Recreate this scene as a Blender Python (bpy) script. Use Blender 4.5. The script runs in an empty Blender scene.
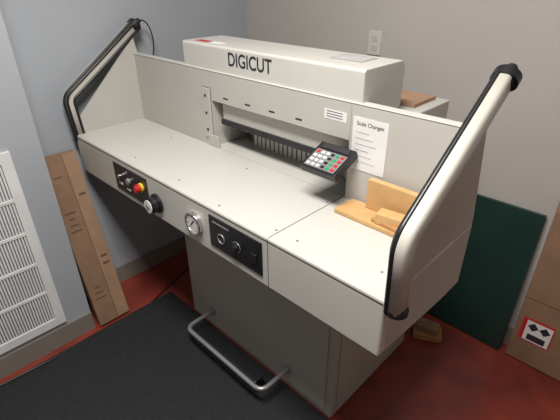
import bpy, bmesh, math
from mathutils import Vector, Matrix
scene=bpy.context.scene
H=1.55
# ---------- helpers
def mat(name,col,rough=.5,metal=0,var=.06,scale=8,bump=0,bscale=200,emit=None):
    m=bpy.data.materials.new(name);m.use_nodes=True;nt=m.node_tree;b=nt.nodes['Principled BSDF']
    b.inputs['Roughness'].default_value=rough;b.inputs['Metallic'].default_value=metal
    tc=nt.nodes.new('ShaderNodeTexCoord');n=nt.nodes.new('ShaderNodeTexNoise');n.inputs['Scale'].default_value=scale;n.inputs['Detail'].default_value=5
    nt.links.new(tc.outputs['Object'],n.inputs['Vector'])
    r=nt.nodes.new('ShaderNodeValToRGB');r.color_ramp.elements[0].position=.3;r.color_ramp.elements[1].position=.7
    r.color_ramp.elements[0].color=(*[c*(1-var) for c in col],1);r.color_ramp.elements[1].color=(*[min(1,c*(1+var)) for c in col],1)
    nt.links.new(n.outputs['Fac'],r.inputs['Fac']);nt.links.new(r.outputs['Color'],b.inputs['Base Color'])
    if bump:
        n2=nt.nodes.new('ShaderNodeTexNoise');n2.inputs['Scale'].default_value=bscale;nt.links.new(tc.outputs['Object'],n2.inputs['Vector'])
        bp=nt.nodes.new('ShaderNodeBump');bp.inputs['Strength'].default_value=bump;bp.inputs['Distance'].default_value=.01
        nt.links.new(n2.outputs['Fac'],bp.inputs['Height']);nt.links.new(bp.outputs['Normal'],b.inputs['Normal'])
    if emit:
        b.inputs['Emission Color'].default_value=(*col,1);b.inputs['Emission Strength'].default_value=emit
    return m
def link(name,me,m,parent=None):
    o=bpy.data.objects.new(name,me);scene.collection.objects.link(o)
    if m: me.materials.append(m)
    if parent: o.parent=parent
    return o
def fin(bm,name,m,parent,bevel=0,seg=2,smooth=False):
    if bevel:
        bmesh.ops.bevel(bm,geom=list(bm.edges),offset=bevel,segments=seg,affect='EDGES',profile=.5,clamp_overlap=True)
    bmesh.ops.recalc_face_normals(bm,faces=bm.faces)
    me=bpy.data.meshes.new(name);bm.to_mesh(me);bm.free()
    if smooth:
        for p in me.polygons:p.use_smooth=True
    return link(name,me,m,parent)
def box(name,lo,hi,m,parent=None,bevel=0,seg=2):
    bm=bmesh.new();bmesh.ops.create_cube(bm,size=1)
    for v in bm.verts:
        for i in range(3): v.co[i]=lo[i] if v.co[i]<0 else hi[i]
    return fin(bm,name,m,parent,bevel,seg)
def obox(name,size,M,m,parent=None,bevel=0,seg=2):
    bm=bmesh.new();bmesh.ops.create_cube(bm,size=1)
    for v in bm.verts: v.co=Vector((v.co[0]*size[0],v.co[1]*size[1],v.co[2]*size[2]))
    if bevel: bmesh.ops.bevel(bm,geom=list(bm.edges),offset=bevel,segments=seg,affect='EDGES',profile=.5,clamp_overlap=True)
    bmesh.ops.transform(bm,matrix=M,verts=bm.verts)
    return fin(bm,name,m,parent)
def prism(name,pts,ax,a,b,m,parent=None,bevel=0):
    bm=bmesh.new();rem=[i for i in range(3) if i!=ax]
    def mk(val):
        vs=[]
        for p in pts:
            c=[0,0,0];c[ax]=val;c[rem[0]]=p[0];c[rem[1]]=p[1];vs.append(bm.verts.new(c))
        return vs
    A=mk(a);B=mk(b);n=len(pts)
    bm.faces.new(A);bm.faces.new(B[::-1])
    for i in range(n): bm.faces.new((A[i],B[i],B[(i+1)%n],A[(i+1)%n]))
    return fin(bm,name,m,parent,bevel)
def disc(name,c,r,d,m,parent=None,axis=(0,-1,0),seg=40,bevel=0,r2=None):
    bm=bmesh.new();bmesh.ops.create_cone(bm,cap_ends=True,segments=seg,radius1=r,radius2=r if r2 is None else r2,depth=d)
    q=Vector((0,0,1)).rotation_difference(Vector(axis)).to_matrix().to_4x4()
    if bevel:
        bmesh.ops.bevel(bm,geom=[e for e in bm.edges if len(e.link_faces)==2 and any(len(f.verts)>4 for f in e.link_faces)],offset=bevel,segments=2,affect='EDGES')
    bmesh.ops.transform(bm,matrix=Matrix.Translation(Vector(c))@q,verts=bm.verts)
    return fin(bm,name,m,parent)
def ring(name,c,R,r,m,parent=None,axis=(0,-1,0)):
    bm=bmesh.new();N=40;K=10;q=Vector((0,0,1)).rotation_difference(Vector(axis)).to_matrix().to_4x4();vs=[]
    for i in range(N):
        a=2*math.pi*i/N;row=[]
        for k in range(K):
            b=2*math.pi*k/K;row.append(bm.verts.new(((R+r*math.cos(b))*math.cos(a),(R+r*math.cos(b))*math.sin(a),r*math.sin(b))))
        vs.append(row)
    for i in range(N):
        for k in range(K): bm.faces.new((vs[i][k],vs[(i+1)%N][k],vs[(i+1)%N][(k+1)%K],vs[i][(k+1)%K]))
    bmesh.ops.transform(bm,matrix=Matrix.Translation(Vector(c))@q,verts=bm.verts)
    return fin(bm,name,m,parent,smooth=True)
def tube(name,pts,r,m,parent=None,smooth_path=False):
    cu=bpy.data.curves.new(name,'CURVE');cu.dimensions='3D';cu.bevel_depth=r;cu.bevel_resolution=4;cu.use_fill_caps=True
    s=cu.splines.new('NURBS' if smooth_path else 'POLY');s.points.add(len(pts)-1)
    for i,p in enumerate(pts): s.points[i].co=(*p,1)
    if smooth_path: s.use_endpoint_u=True;s.order_u=4
    o=bpy.data.objects.new(name,cu);scene.collection.objects.link(o)
    dg=bpy.context.evaluated_depsgraph_get();me=bpy.data.meshes.new_from_object(o.evaluated_get(dg));bpy.data.objects.remove(o)
    me.materials.clear()
    for p in me.polygons:p.use_smooth=True
    return link(name,me,m,parent)
def arc(pts,rad,n=6):
    out=[Vector(pts[0])]
    for i in range(1,len(pts)-1):
        p=Vector(pts[i]);a=(Vector(pts[i-1])-p).normalized();b=(Vector(pts[i+1])-p).normalized()
        A=p+a*rad;B=p+b*rad
        for k in range(n+1):
            t=k/n;out.append((1-t)**2*A+2*t*(1-t)*p+t*t*B)
    out.append(Vector(pts[-1]));return out
def text(name,s,size,M,m,parent=None,ext=.0006,bold=0):
    cu=bpy.data.curves.new(name,'FONT');cu.body=s;cu.size=size;cu.align_x='CENTER';cu.align_y='CENTER';cu.extrude=ext;cu.offset=bold
    o=bpy.data.objects.new(name,cu);scene.collection.objects.link(o)
    bpy.context.view_layer.update()
    dg=bpy.context.evaluated_depsgraph_get();me=bpy.data.meshes.new_from_object(o.evaluated_get(dg));bpy.data.objects.remove(o)
    me.materials.clear();me.transform(M)
    return link(name,me,m,parent)
def empty(name):
    o=bpy.data.objects.new(name,None);scene.collection.objects.link(o);o.empty_display_size=.1;return o
FRONTROT=Matrix.Rotation(math.radians(90),4,'X')

# ---------- materials
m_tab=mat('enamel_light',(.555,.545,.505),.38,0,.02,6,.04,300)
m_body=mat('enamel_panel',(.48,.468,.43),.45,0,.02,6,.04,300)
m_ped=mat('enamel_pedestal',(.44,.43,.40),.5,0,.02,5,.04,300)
m_arm=mat('arm_beige',(.54,.515,.46),.42,0,.03)
m_blk=mat('black_plastic',(.012,.012,.014),.35)
m_dark=mat('dark_interior',(.02,.02,.022),.6)
m_gry=mat('grey_metal',(.38,.38,.39),.35,.6)
m_chr=mat('chrome',(.75,.75,.75),.18,1)
m_wht=mat('white_plastic',(.75,.75,.73),.5)
m_pap=mat('paper_white',(.74,.74,.73),.8)
m_red=mat('red_plastic',(.5,.02,.02),.4)
m_grn=mat('green_plastic',(.02,.30,.10),.4)
m_yel=mat('yellow_plastic',(.7,.5,.03),.4)
m_ink=mat('ink',(.02,.02,.03),.6)
m_wall=mat('wall_paint_blue_grey',(.37,.395,.43),.75,0,.03,2,.08,150)
m_wallb=mat('wall_paint_grey',(.445,.42,.395),.75,0,.03,2,.08,150)
m_ceil=mat('ceiling_paint',(.7,.69,.66),.9)
m_base=mat('baseboard_vinyl',(.22,.20,.175),.5)
m_floor=mat('red_sealed_concrete',(.22,.038,.025),.34,0,.3,5,.05,60)
m_mat=mat('anti_fatigue_rubber',(.013,.014,.017),.8,0,.4,120,.3,250)
m_card=mat('cardboard',(.25,.15,.09),.8,0,.12,12,.06,120)
m_card2=mat('cardboard_light',(.33,.205,.125),.8,0,.1,12)
m_cardp=mat('cardboard_print',(.13,.07,.04),.8)
m_green=mat('green_board_face',(.010,.034,.028),.4,0,.15,4)
m_wood=mat('beech_wood',(.58,.35,.15),.45,0,.10,14)
m_woode=mat('beech_wood_edge',(.42,.22,.08),.5,0,.15,20)
m_vent=mat('vent_enamel',(.74,.75,.75),.5)
m_ventb=mat('vent_shadow',(.16,.17,.18),.7)
m_lamp=mat('lamp_diffuser',(1,.96,.90),.5,emit=3)

xL,xR,yF,yB,zT,zA,zP=-1.952,-.335,.673,1.015,.912,.738,1.218
xW,yW,xC,yC,xs,xp,yp=-2.013,1.791,-1.772,.474,-.708,-.606,.894
bx1,bx2,by1,by2,bz1,bz2=-1.545,-.672,1.025,1.245,1.213,1.312
zC=2.6
# ---------- room
box('floor',(xW-.1,-2.2,-.05),(1.6,yW+.1,0),m_floor)
box('ceiling',(xW-.1,-2.2,zC),(1.6,yW+.1,zC+.05),m_ceil)
box('wall_left',(xW-.1,yC,0),(xW,yW+.1,zC),m_wall)
box('wall_left_chase',(xW-.1,-2.2,0),(xC,yC,zC),m_wall)
box('wall_back',(xW,yW,0),(1.6,yW+.1,zC),m_wallb)
box('wall_right',(1.5,-2.2,0),(1.6,yW,zC),m_wallb)
box('wall_front',(xC,-2.2,0),(1.5,-2.1,zC),m_wallb)
box('baseboard_left',(xW,yC,0),(xW+.012,yW,.1),m_base)
box('baseboard_chase',(xC,-2.1,0),(xC+.012,yC,.1),m_base)
box('baseboard_back',(xW+.012,yW-.012,0),(1.5,yW,.1),m_base)

# ---------- paper cutter
pc=empty('paper_cutter')
T=.02
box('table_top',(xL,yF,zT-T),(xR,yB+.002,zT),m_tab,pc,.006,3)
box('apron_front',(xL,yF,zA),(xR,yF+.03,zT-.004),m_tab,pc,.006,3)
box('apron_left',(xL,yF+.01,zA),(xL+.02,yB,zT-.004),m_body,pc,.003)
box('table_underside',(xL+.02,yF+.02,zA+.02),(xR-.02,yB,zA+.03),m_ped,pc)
box('table_seam',(xs-.0010,yF+.004,zT-.002),(xs+.0010,yB,zT+.0006),m_dark,pc)
box('apron_seam',(xs-.0010,yF-.0006,zA+.003),(xs+.0010,yF+.004,zT-.003),m_dark,pc)
ox1,ox2,oz=-1.37,-.70,1.105
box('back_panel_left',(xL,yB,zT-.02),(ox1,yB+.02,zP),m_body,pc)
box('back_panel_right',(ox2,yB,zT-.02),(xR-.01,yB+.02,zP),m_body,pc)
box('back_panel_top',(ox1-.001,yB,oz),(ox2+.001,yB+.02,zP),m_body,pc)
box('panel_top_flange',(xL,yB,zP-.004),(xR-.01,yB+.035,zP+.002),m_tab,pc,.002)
box('throat_table',(ox1,yB,zT-.02),(ox2,yB+.24,zT),m_tab,pc)
box('throat_back',(ox1,yB+.24,zT-.02),(ox2,yB+.25,oz+.05),m_dark,pc)
box('throat_side_left',(ox1-.01,yB+.02,zT),(ox1,yB+.24,oz+.05),m_body,pc)
box('throat_side_right',(ox2,yB+.02,zT),(ox2+.01,yB+.24,oz+.05),m_dark,pc)
box('clamp_beam',(ox1+.03,yB+.030,1.028),(ox2,yB+.075,oz+.05),m_tab,pc,.003)
box('knife_bar',(ox1+.03,yB+.018,1.010),(ox2,yB+.034,1.030),m_blk,pc,.002)
box('knife_edge',(ox1+.05,yB+.08,.990),(ox2,yB+.09,1.05),m_gry,pc)
n=22
for i in range(n):
    cx=ox1+.12+i*(ox2-ox1-.16)/(n-1)
    box('backgauge_tooth_%d'%(i+1),(cx-.008,yB+.12,zT),(cx+.008,yB+.16,zT+.055),m_tab,pc)
box('backgauge_bar',(ox1+.05,yB+.161,zT),(ox2,yB+.19,zT+.09),m_gry,pc)
for i in range(4):
    cx=-1.28+i*.125
    box('clamp_slot_%d'%(i+1),(cx-.014,yB-.0005,oz+.018),(cx+.014,yB+.003,oz+.024),m_dark,pc)
box('throat_guide_plate',(ox1-.055,yB-.006,.945),(ox1-.004,yB+.001,1.15),m_body,pc,.002)
box('throat_guide_gap',(ox1-.057,yB-.0008,.943),(ox1-.002,yB+.001,1.152),m_ink,pc)
box('throat_guide_foot',(ox1-.03,yB-.008,zT),(ox1+.035,yB-.001,zT+.05),m_body,pc,.002)
for z in (.98,1.05,1.12): disc('guide_screw',(ox1-.03,yB-.007,z),.005,.004,m_ink,pc,seg=16)
# rear
box('rear_table',(-1.45,by2+.035,1.02),(-.615,1.49,1.15),m_body,pc,.004)
box('rear_body',(-1.45,by2+.03,.6),(-.63,1.44,1.03),m_ped,pc,.004)
box('rear_column',(-1.30,yB+.251,.7),(-.70,by2+.04,1.19),m_ped,pc,.004)
# top cover
prism('top_cover',[(by1,bz1),(by1,bz2-.006),(by1+.006,bz2),(by2-.02,bz2),(by2,bz2-.02),(by2,bz1-.05),(by1+.03,bz1-.05),(by1+.03,bz1)],0,bx1,bx2,m_tab,pc,.003)
text('brand_lettering','DIGICUT',.066,Matrix.Translation((-1.150,by1-.0008,1.270))@FRONTROT@Matrix.Scale(.86,4,(1,0,0)),m_ink,pc,.0005,.0006)
box('cover_label',(-.86,by1+.08,bz2),(-.74,by1+.17,bz2+.001),m_gry,pc)
for i in range(5): box('cover_label_line_%d'%i,(-.855,by1+.09+i*.016,bz2+.001),(-.745,by1+.094+i*.016,bz2+.0014),m_pap,pc)
box('warning_sticker',(-1.50,by1+.03,bz2),(-1.42,by1+.06,bz2+.001),m_red,pc)
box('instruction_sticker',(-1.41,by1+.03,bz2),(-1.34,by1+.06,bz2+.001),m_pap,pc)
# side panels
prism('side_guard_left',[(yF+.02,zT-.01),(yF+.02,zT+.06),(yB+.01,1.29),(yB+.02,zP),(yB+.02,zT-.01)],0,xL+.002,xL+.014,m_body,pc,.001)
prism('side_guard_right',[(yF+.02,zT-.02),(yF+.02,zT+.07),(yB+.035,1.30),(yB+.12,zT+.02),(yB+.12,zT-.02)],0,xR-.014,xR-.002,m_body,pc,.001)
prism('side_return_right',[(yF+.015,zA),(yF+.015,zT-.004),(yB+.12,zT-.004),(yB+.12,.70),(yB,.705)],0,xR-.03,xR-.0005,m_body,pc,.002)
prism('side_brace_right',[(yB+.021,zT-.02),(yB+.021,zP-.01),(yB+.05,1.20),(yB+.115,zT+.02),(yB+.115,zT-.02)],0,xR-.03,xR-.014,m_body,pc)
# light-curtain arms
def arm(name,x,s):
    pts=[(x,.692,.892),(x,.680,1.075),(x,1.045,1.335)]
    path=arc(pts,.03,6)
    def frame(i):
        t=(path[min(i+1,len(path)-1)]-path[max(i-1,0)]).normalized()
        return t,Vector((1,0,0)).cross(t).normalized()
    bm=bmesh.new();rows=[];K=24
    for i,p in enumerate(path):
        t,nn=frame(i);row=[]
        for k in range(K):
            a=2*math.pi*k/K;ca,sa=math.cos(a),math.sin(a)
            ca=math.copysign(abs(ca)**.6,ca);sa=math.copysign(abs(sa)**.6,sa)
            row.append(bm.verts.new(p+Vector((ca*.019,0,0))+nn*sa*.026))
        rows.append(row)
    for i in range(len(rows)-1):
        for k in range(K): bm.faces.new((rows[i][k],rows[i+1][k],rows[i+1][(k+1)%K],rows[i][(k+1)%K]))
    bm.faces.new(rows[0]);bm.faces.new(rows[-1][::-1])
    fin(bm,name+'_shell',m_arm,pc,smooth=True)
    for j,off in enumerate((-.017,.013)):
        tube(name+'_sensor_rail_%d'%(j+1),[p+Vector((s*.018,0,0))+frame(i)[1]*off for i,p in enumerate(path)],.006,m_blk,pc)
    pp=[]
    for i,p in enumerate(path):
        nn=frame(i)[1]
        if nn.y>0: nn=-nn
        pp.append(p+nn*.023+Vector((s*.012,0,0)))
    tube(name+'_edge_strip',pp,.006,m_blk,pc)
    a=path[0];disc(name+'_foot_cap',a+Vector((0,0,-.002)),.027,.020,m_blk,pc,(0,.07,1),32,.003)
    b_=path[-1];d=(path[-1]-path[-2]).normalized()
    disc(name+'_head_cap',b_+d*.004,.031,.038,m_blk,pc,d,32,.008)
    disc(name+'_cable_gland',b_+d*.030,.012,.022,m_blk,pc,d,20,.002)
arm('light_curtain_left',xL-.002,1)
arm('light_curtain_right',xR+.018,-1)
tip=Vector((xL,1.045,1.335))
tube('sensor_cable',[tip+Vector((0,.02,.02)),tip+Vector((0,.06,.03)),tip+Vector((.01,.09,-.03)),tip+Vector((.02,.08,-.12)),(xL+.03,yB+.05,1.1)],.003,m_blk,pc,True)
for q in [(-1.5,.72),(-1.2,.72),(-.95,.70),(-.72,.72),(-.64,.72),(-.72,.95),(-.64,.97),(-.40,.76),(-1.1,.95),(-1.6,.95)]:
    disc('table_screw',(q[0],q[1],zT+.0005),.004,.002,m_gry,pc,(0,0,1),16)
# controls on apron
yf=yF
box('control_panel_left',(-1.603,yf-.004,.765),(-1.35,yf+.002,.882),m_blk,pc,.001)
disc('pilot_button',(-1.486,yf-.008,.831),.014,.012,m_gry,pc,bevel=.002)
disc('emergency_collar',(-1.388,yf-.008,.838),.018,.010,m_yel,pc);disc('emergency_stop',(-1.388,yf-.022,.838),.017,.022,m_red,pc,bevel=.005)
disc('key_switch',(-1.55,yf-.010,.835),.010,.014,m_chr,pc,bevel=.002)
for lx,lz in ((-1.56,.80),(-1.50,.79)): box('legend_label',(lx-.014,yf-.0055,lz-.004),(lx+.014,yf-.0035,lz+.004),m_pap,pc)
disc('handwheel_base',(-1.289,yf-.006,.806),.038,.014,m_blk,pc,bevel=.003);disc('handwheel_knob',(-1.289,yf-.024,.806),.031,.030,m_blk,pc,bevel=.005);disc('handwheel_cap',(-1.289,yf-.040,.806),.025,.004,m_wht,pc);disc('handwheel_hub',(-1.289,yf-.043,.806),.010,.004,m_gry,pc)
gx,gz=-1.051,.822
disc('gauge_body',(gx,yf-.006,gz),.040,.014,m_chr,pc);ring('gauge_bezel',(gx,yf-.014,gz),.038,.004,m_chr,pc);disc('gauge_face',(gx,yf-.0135,gz),.036,.002,m_wht,pc)
obox('gauge_needle',(.003,.001,.032),Matrix.Translation((gx,yf-.0155,gz+.004))@Matrix.Rotation(.7,4,'Y'),m_ink,pc)
for i in range(9):
    a=math.radians(-130+i*32.5);obox('gauge_tick_%d'%i,(.002,.001,.007),Matrix.Translation((gx+.029*math.sin(a),yf-.0150,gz+.029*math.cos(a)))@Matrix.Rotation(a,4,'Y'),m_ink,pc)
r1=(-.972,0,.885);r2=(-.730,0,.772)
box('control_panel_right',(r1[0],yf-.004,r2[2]),(r2[0],yf+.002,r1[2]),m_blk,pc,.001)
ring('control_socket',((r1[0]*.75+r2[0]*.25),yf-.006,.82),.016,.002,m_gry,pc)
disc('control_rotary',((r1[0]*.45+r2[0]*.55),yf-.012,.823),.013,.02,m_blk,pc,bevel=.003)
ring('rotary_ring',((r1[0]*.45+r2[0]*.55),yf-.005,.823),.017,.0012,m_gry,pc)
box('control_rocker',(r2[0]-.045,yf-.008,r2[2]+.03),(r2[0]-.02,yf-.003,r2[2]+.065),m_blk,pc,.002)
box('control_legend',(r1[0]+.02,yf-.0055,r1[2]-.020),(r1[0]+.10,yf-.0035,r1[2]-.015),m_gry,pc)
# keypad
K=Matrix.Translation((-.725,.948,1.062))@Matrix.Rotation(math.radians(24),4,'X')
obox('keypad_body',(.132,.115,.026),K@Matrix.Translation((0,0,-.013)),m_blk,pc,.003)
obox('keypad_membrane',(.112,.074,.002),K@Matrix.Translation((0,-.014,.0005)),m_gry,pc)
obox('keypad_display',(.10,.020,.002),K@Matrix.Translation((0,.042,.0008)),m_dark,pc)
for i in range(6):
    for j in range(4):
        mm=m_wht
        if i==5: mm=m_red
        elif i==4: mm=m_grn
        elif i==3: mm=m_blk
        if (i,j)==(0,3): mm=m_red
        obox('key_%d_%d'%(i,j),(.012,.010,.003),K@Matrix.Translation((-.045+i*.018,-.041+j*.018,.002)),mm,pc,.001,1)
box('keypad_bracket',(-.75,.97,1.030),(-.71,yB+.01,1.058),m_blk,pc)
# labels on panel
box('data_label',(-.80,yB-.0008,1.155),(-.715,yB,1.185),m_pap,pc)
for i in range(3): box('data_label_line_%d'%i,(-.79,yB-.0012,1.162+i*.008),(-.73,yB-.0006,1.164+i*.008),m_ink,pc)
nx1,nx2,nz1,nz2=-.69,-.572,1.022,1.183
box('paper_notice_sheet',(nx1,yB-.0016,nz1),(nx2,yB-.0004,nz2),m_pap,pc)
text('notice_heading','Scale Changes',.016,Matrix.Translation(((nx1+nx2)/2,yB-.002,nz2-.018))@FRONTROT,m_ink,pc,.0002)
for i in range(6): box('notice_line_%d'%i,(nx1+.012,yB-.002,nz2-.045-i*.018),(nx1+.06+.012*(i%3),yB-.0015,nz2-.0436-i*.018),m_gry,pc)
# pedestal
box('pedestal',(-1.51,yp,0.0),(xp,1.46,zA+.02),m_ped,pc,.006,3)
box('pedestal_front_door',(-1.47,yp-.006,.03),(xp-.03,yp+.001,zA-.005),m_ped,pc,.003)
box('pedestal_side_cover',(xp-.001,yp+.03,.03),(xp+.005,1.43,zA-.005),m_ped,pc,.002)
pp=arc([(-1.33,yp-.004,.11),(-1.33,yp-.16,.11),(-.83,yp-.16,.11),(-.83,yp-.004,.11)],.04,8)
tube('foot_pedal_bar',pp,.010,m_gry,pc)
box('foot_pedal_pad',(-1.28,yp-.145,.095),(-.88,yp-.085,.108),m_blk,pc,.005)
for sx in (-1.33,-.83): disc('pedal_collar',(sx,yp-.012,.11),.018,.014,m_gry,pc,bevel=.002)
# ---------- wooden jogger
wj=empty('wooden_paper_pusher')
z0=zT+.001
box('base_board',(-.665,.912,z0),(-.40,yB-.012,z0+.014),m_wood,wj,.002)
box('upright_board',(-.60,yB-.035,z0+.0145),(-.375,yB-.014,z0+.108),m_wood,wj,.002)
obox('handle_block',(.125,.042,.034),Matrix.Translation((-.468,.946,z0+.032))@Matrix.Rotation(math.radians(8),4,'Z'),m_wood,wj,.003)
obox('handle_block_lower',(.10,.05,.012),Matrix.Translation((-.49,.942,z0+.020))@Matrix.Rotation(math.radians(-6),4,'Z'),m_woode,wj,.002)
# ---------- left tall carton
cb=empty('cardboard_box')
th=math.atan2(.20,.84)
Mx=Matrix.Translation((-1.735,.570,.013))@Matrix.Rotation(-th,4,'Y')
obox('carton_body',(.042,.155,.86),Mx@Matrix.Translation((-.021,0,.43)),m_card,cb,.002)
obox('carton_seam',(.001,.0025,.85),Mx@Matrix.Translation((.0004,.015,.43)),m_cardp,cb)
obox('carton_flap',(.001,.060,.85),Mx@Matrix.Translation((.0003,.046,.43)),m_card2,cb)
for i,z in enumerate((.14,.17,.20,.50,.53,.56,.59,.76)):
    obox('carton_print_%d'%i,(.001,.05-.012*(i%3),.007),Mx@Matrix.Translation((.0006,-.032,z)),m_cardp,cb)
for z in (.30,.34,.66): obox('carton_print_flap',(.001,.03,.012),Mx@Matrix.Translation((.0010,.046,z)),m_cardp,cb)
# ---------- green board
gb=empty('green_board')
Mg=Matrix.Translation((0,yW-.075,0.001))@Matrix.Rotation(math.radians(-4.5),4,'X')
obox('board_panel',(.66,.015,.70),Mg@Matrix.Translation((-.59,0,.351)),m_green,gb,.002)
# ---------- right carton
rb=empty('cardboard_box.001')
Mr=Matrix.Translation((0.02,1.712,.003))@Matrix.Rotation(math.radians(-1),4,'X')
obox('carton_body',(.50,.05,.79),Mr@Matrix.Translation((0,0.025,.397)),m_card,rb,.003)
obox('carton_tape',(.501,.052,.05),Mr@Matrix.Translation((0,0.025,.768)),m_card2,rb)
obox('carton_seam',(.50,.002,.003),Mr@Matrix.Translation((0,-.0005,.34)),m_cardp,rb)
obox('shipping_label',(.12,.001,.12),Mr@Matrix.Translation((-.165,-.001,.185)),m_red,rb)
obox('label_sheet',(.10,.001,.105),Mr@Matrix.Translation((-.160,-.002,.182)),m_pap,rb)
obox('label_mark_1',(.03,.001,.03),Mr@Matrix.Translation((-.182,-.003,.207))@Matrix.Rotation(.78,4,'Y'),m_ink,rb)
obox('label_mark_2',(.03,.001,.03),Mr@Matrix.Translation((-.137,-.003,.207))@Matrix.Rotation(.78,4,'Y'),m_ink,rb)
obox('label_mark_3',(.07,.001,.03),Mr@Matrix.Translation((-.160,-.003,.152)),m_ink,rb)
# ---------- cardboard piece on rear table
box('cardboard_sheet',(-.80,1.31,1.151),(-.655,1.46,1.162),m_card2)
# ---------- mat
box('floor_mat',(-1.715,-1.2,0),(.3,yp-.010,.012),m_mat,None,.004)
# ---------- vent
v=empty('return_air_grille')
y0,y1,z0v,z1v=-.35,.36,.125,.97
box('grille_backing',(xC,y0+.01,z0v+.01),(xC+.003,y1-.01,z1v-.01),m_ventb,v)
for nm,a,b2 in (('frame_bottom',(y0,z0v),(y1,z0v+.04)),('frame_top',(y0,z1v-.04),(y1,z1v)),('frame_near',(y0,z0v+.0401),(y0+.04,z1v-.0401)),('frame_far',(y1-.04,z0v+.0401),(y1,z1v-.0401))):
    box(nm,(xC,a[0],a[1]),(xC+.014,b2[0],b2[1]),m_vent,v)
bm=bmesh.new()
def addbox(bm,lo,hi):
    r=bmesh.ops.create_cube(bm,size=1)
    for q in r['verts']:
        for i in range(3): q.co[i]=lo[i] if q.co[i]<0 else hi[i]
yy=y0+.045
while yy<y1-.045:
    addbox(bm,(xC+.003,yy,z0v+.03),(xC+.010,yy+.0065,z1v-.03));yy+=.011
for k in range(1,5):
    zz=z0v+.04+k*(z1v-z0v-.08)/5;addbox(bm,(xC+.003,y0+.03,zz-.006),(xC+.012,y1-.03,zz+.006))
fin(bm,'grille_bars',m_vent,v)
# ---------- outlet
oe=empty('electrical_outlet');ocx,ocz=-1.136,1.259
box('cover_plate',(ocx-.034,yW-.006,ocz-.052),(ocx+.034,yW,ocz+.052),m_tab,oe,.003)
for dz in (-.02,.02): box('receptacle',(ocx-.015,yW-.008,ocz+dz-.013),(ocx+.015,yW-.005,ocz+dz+.013),m_body,oe,.003)
# ---------- cable, wood scrap
tube('power_cable',[(xC+.05,-.4,.018),(xC+.06,0,.018),(xC+.09,.25,.018),(xC+.05,.40,.005),(xC+.10,.7,.005),(-1.8,.95,.005),(xW+.12,1.3,.005),(-1.56,1.42,.005)],.004,m_blk,None,True)
ws=empty('wood_scrap')
obox('scrap_lower',(.13,.08,.035),Matrix.Translation((-.545,1.57,.018))@Matrix.Rotation(.5,4,'Z'),m_woode,ws,.003)
obox('scrap_upper',(.10,.06,.03),Matrix.Translation((-.55,1.575,.052))@Matrix.Rotation(.2,4,'Z'),m_card2,ws,.003)
# ---------- lights
def area(name,loc,sx,sy,power,col):
    l=bpy.data.lights.new(name,'AREA');l.shape='RECTANGLE';l.size=sx;l.size_y=sy;l.energy=power;l.color=col
    o=bpy.data.objects.new(name,l);scene.collection.objects.link(o);o.location=loc;return o
area('ceiling_light',(-.5,.25,zC-.06),.9,.4,56,(1,.965,.92))
cl=empty('ceiling_lamp_fixture')
box('lamp_housing',(-1.0,0,zC-.04),(0,.50,zC),m_wht,cl)
box('lamp_lens',(-.95,.04,zC-.046),(-.05,.46,zC-.04),m_lamp,cl)
w=bpy.data.worlds.new('world');scene.world=w;w.use_nodes=True;w.node_tree.nodes['Background'].inputs[0].default_value=(.6,.65,.75,1);w.node_tree.nodes['Background'].inputs[1].default_value=.15
scene.view_settings.view_transform='Standard'
# ---------- camera
cam=bpy.data.cameras.new('camera');co=bpy.data.objects.new('camera',cam);scene.collection.objects.link(co);scene.camera=co
yaw,pt,r=math.radians(45.612),math.radians(29.351),math.radians(-.415)
h=Vector((-math.cos(yaw),math.sin(yaw),0));z=Vector((0,0,1))
F=math.cos(pt)*h-math.sin(pt)*z;R=F.cross(z).normalized();U=R.cross(F)
R2=math.cos(r)*R+math.sin(r)*U;U2=-math.sin(r)*R+math.cos(r)*U
co.matrix_world=Matrix(((R2[0],U2[0],-F[0],0),(R2[1],U2[1],-F[1],0),(R2[2],U2[2],-F[2],H),(0,0,0,1)))
cam.sensor_width=36;cam.lens=425.18/560*36;cam.clip_start=.02
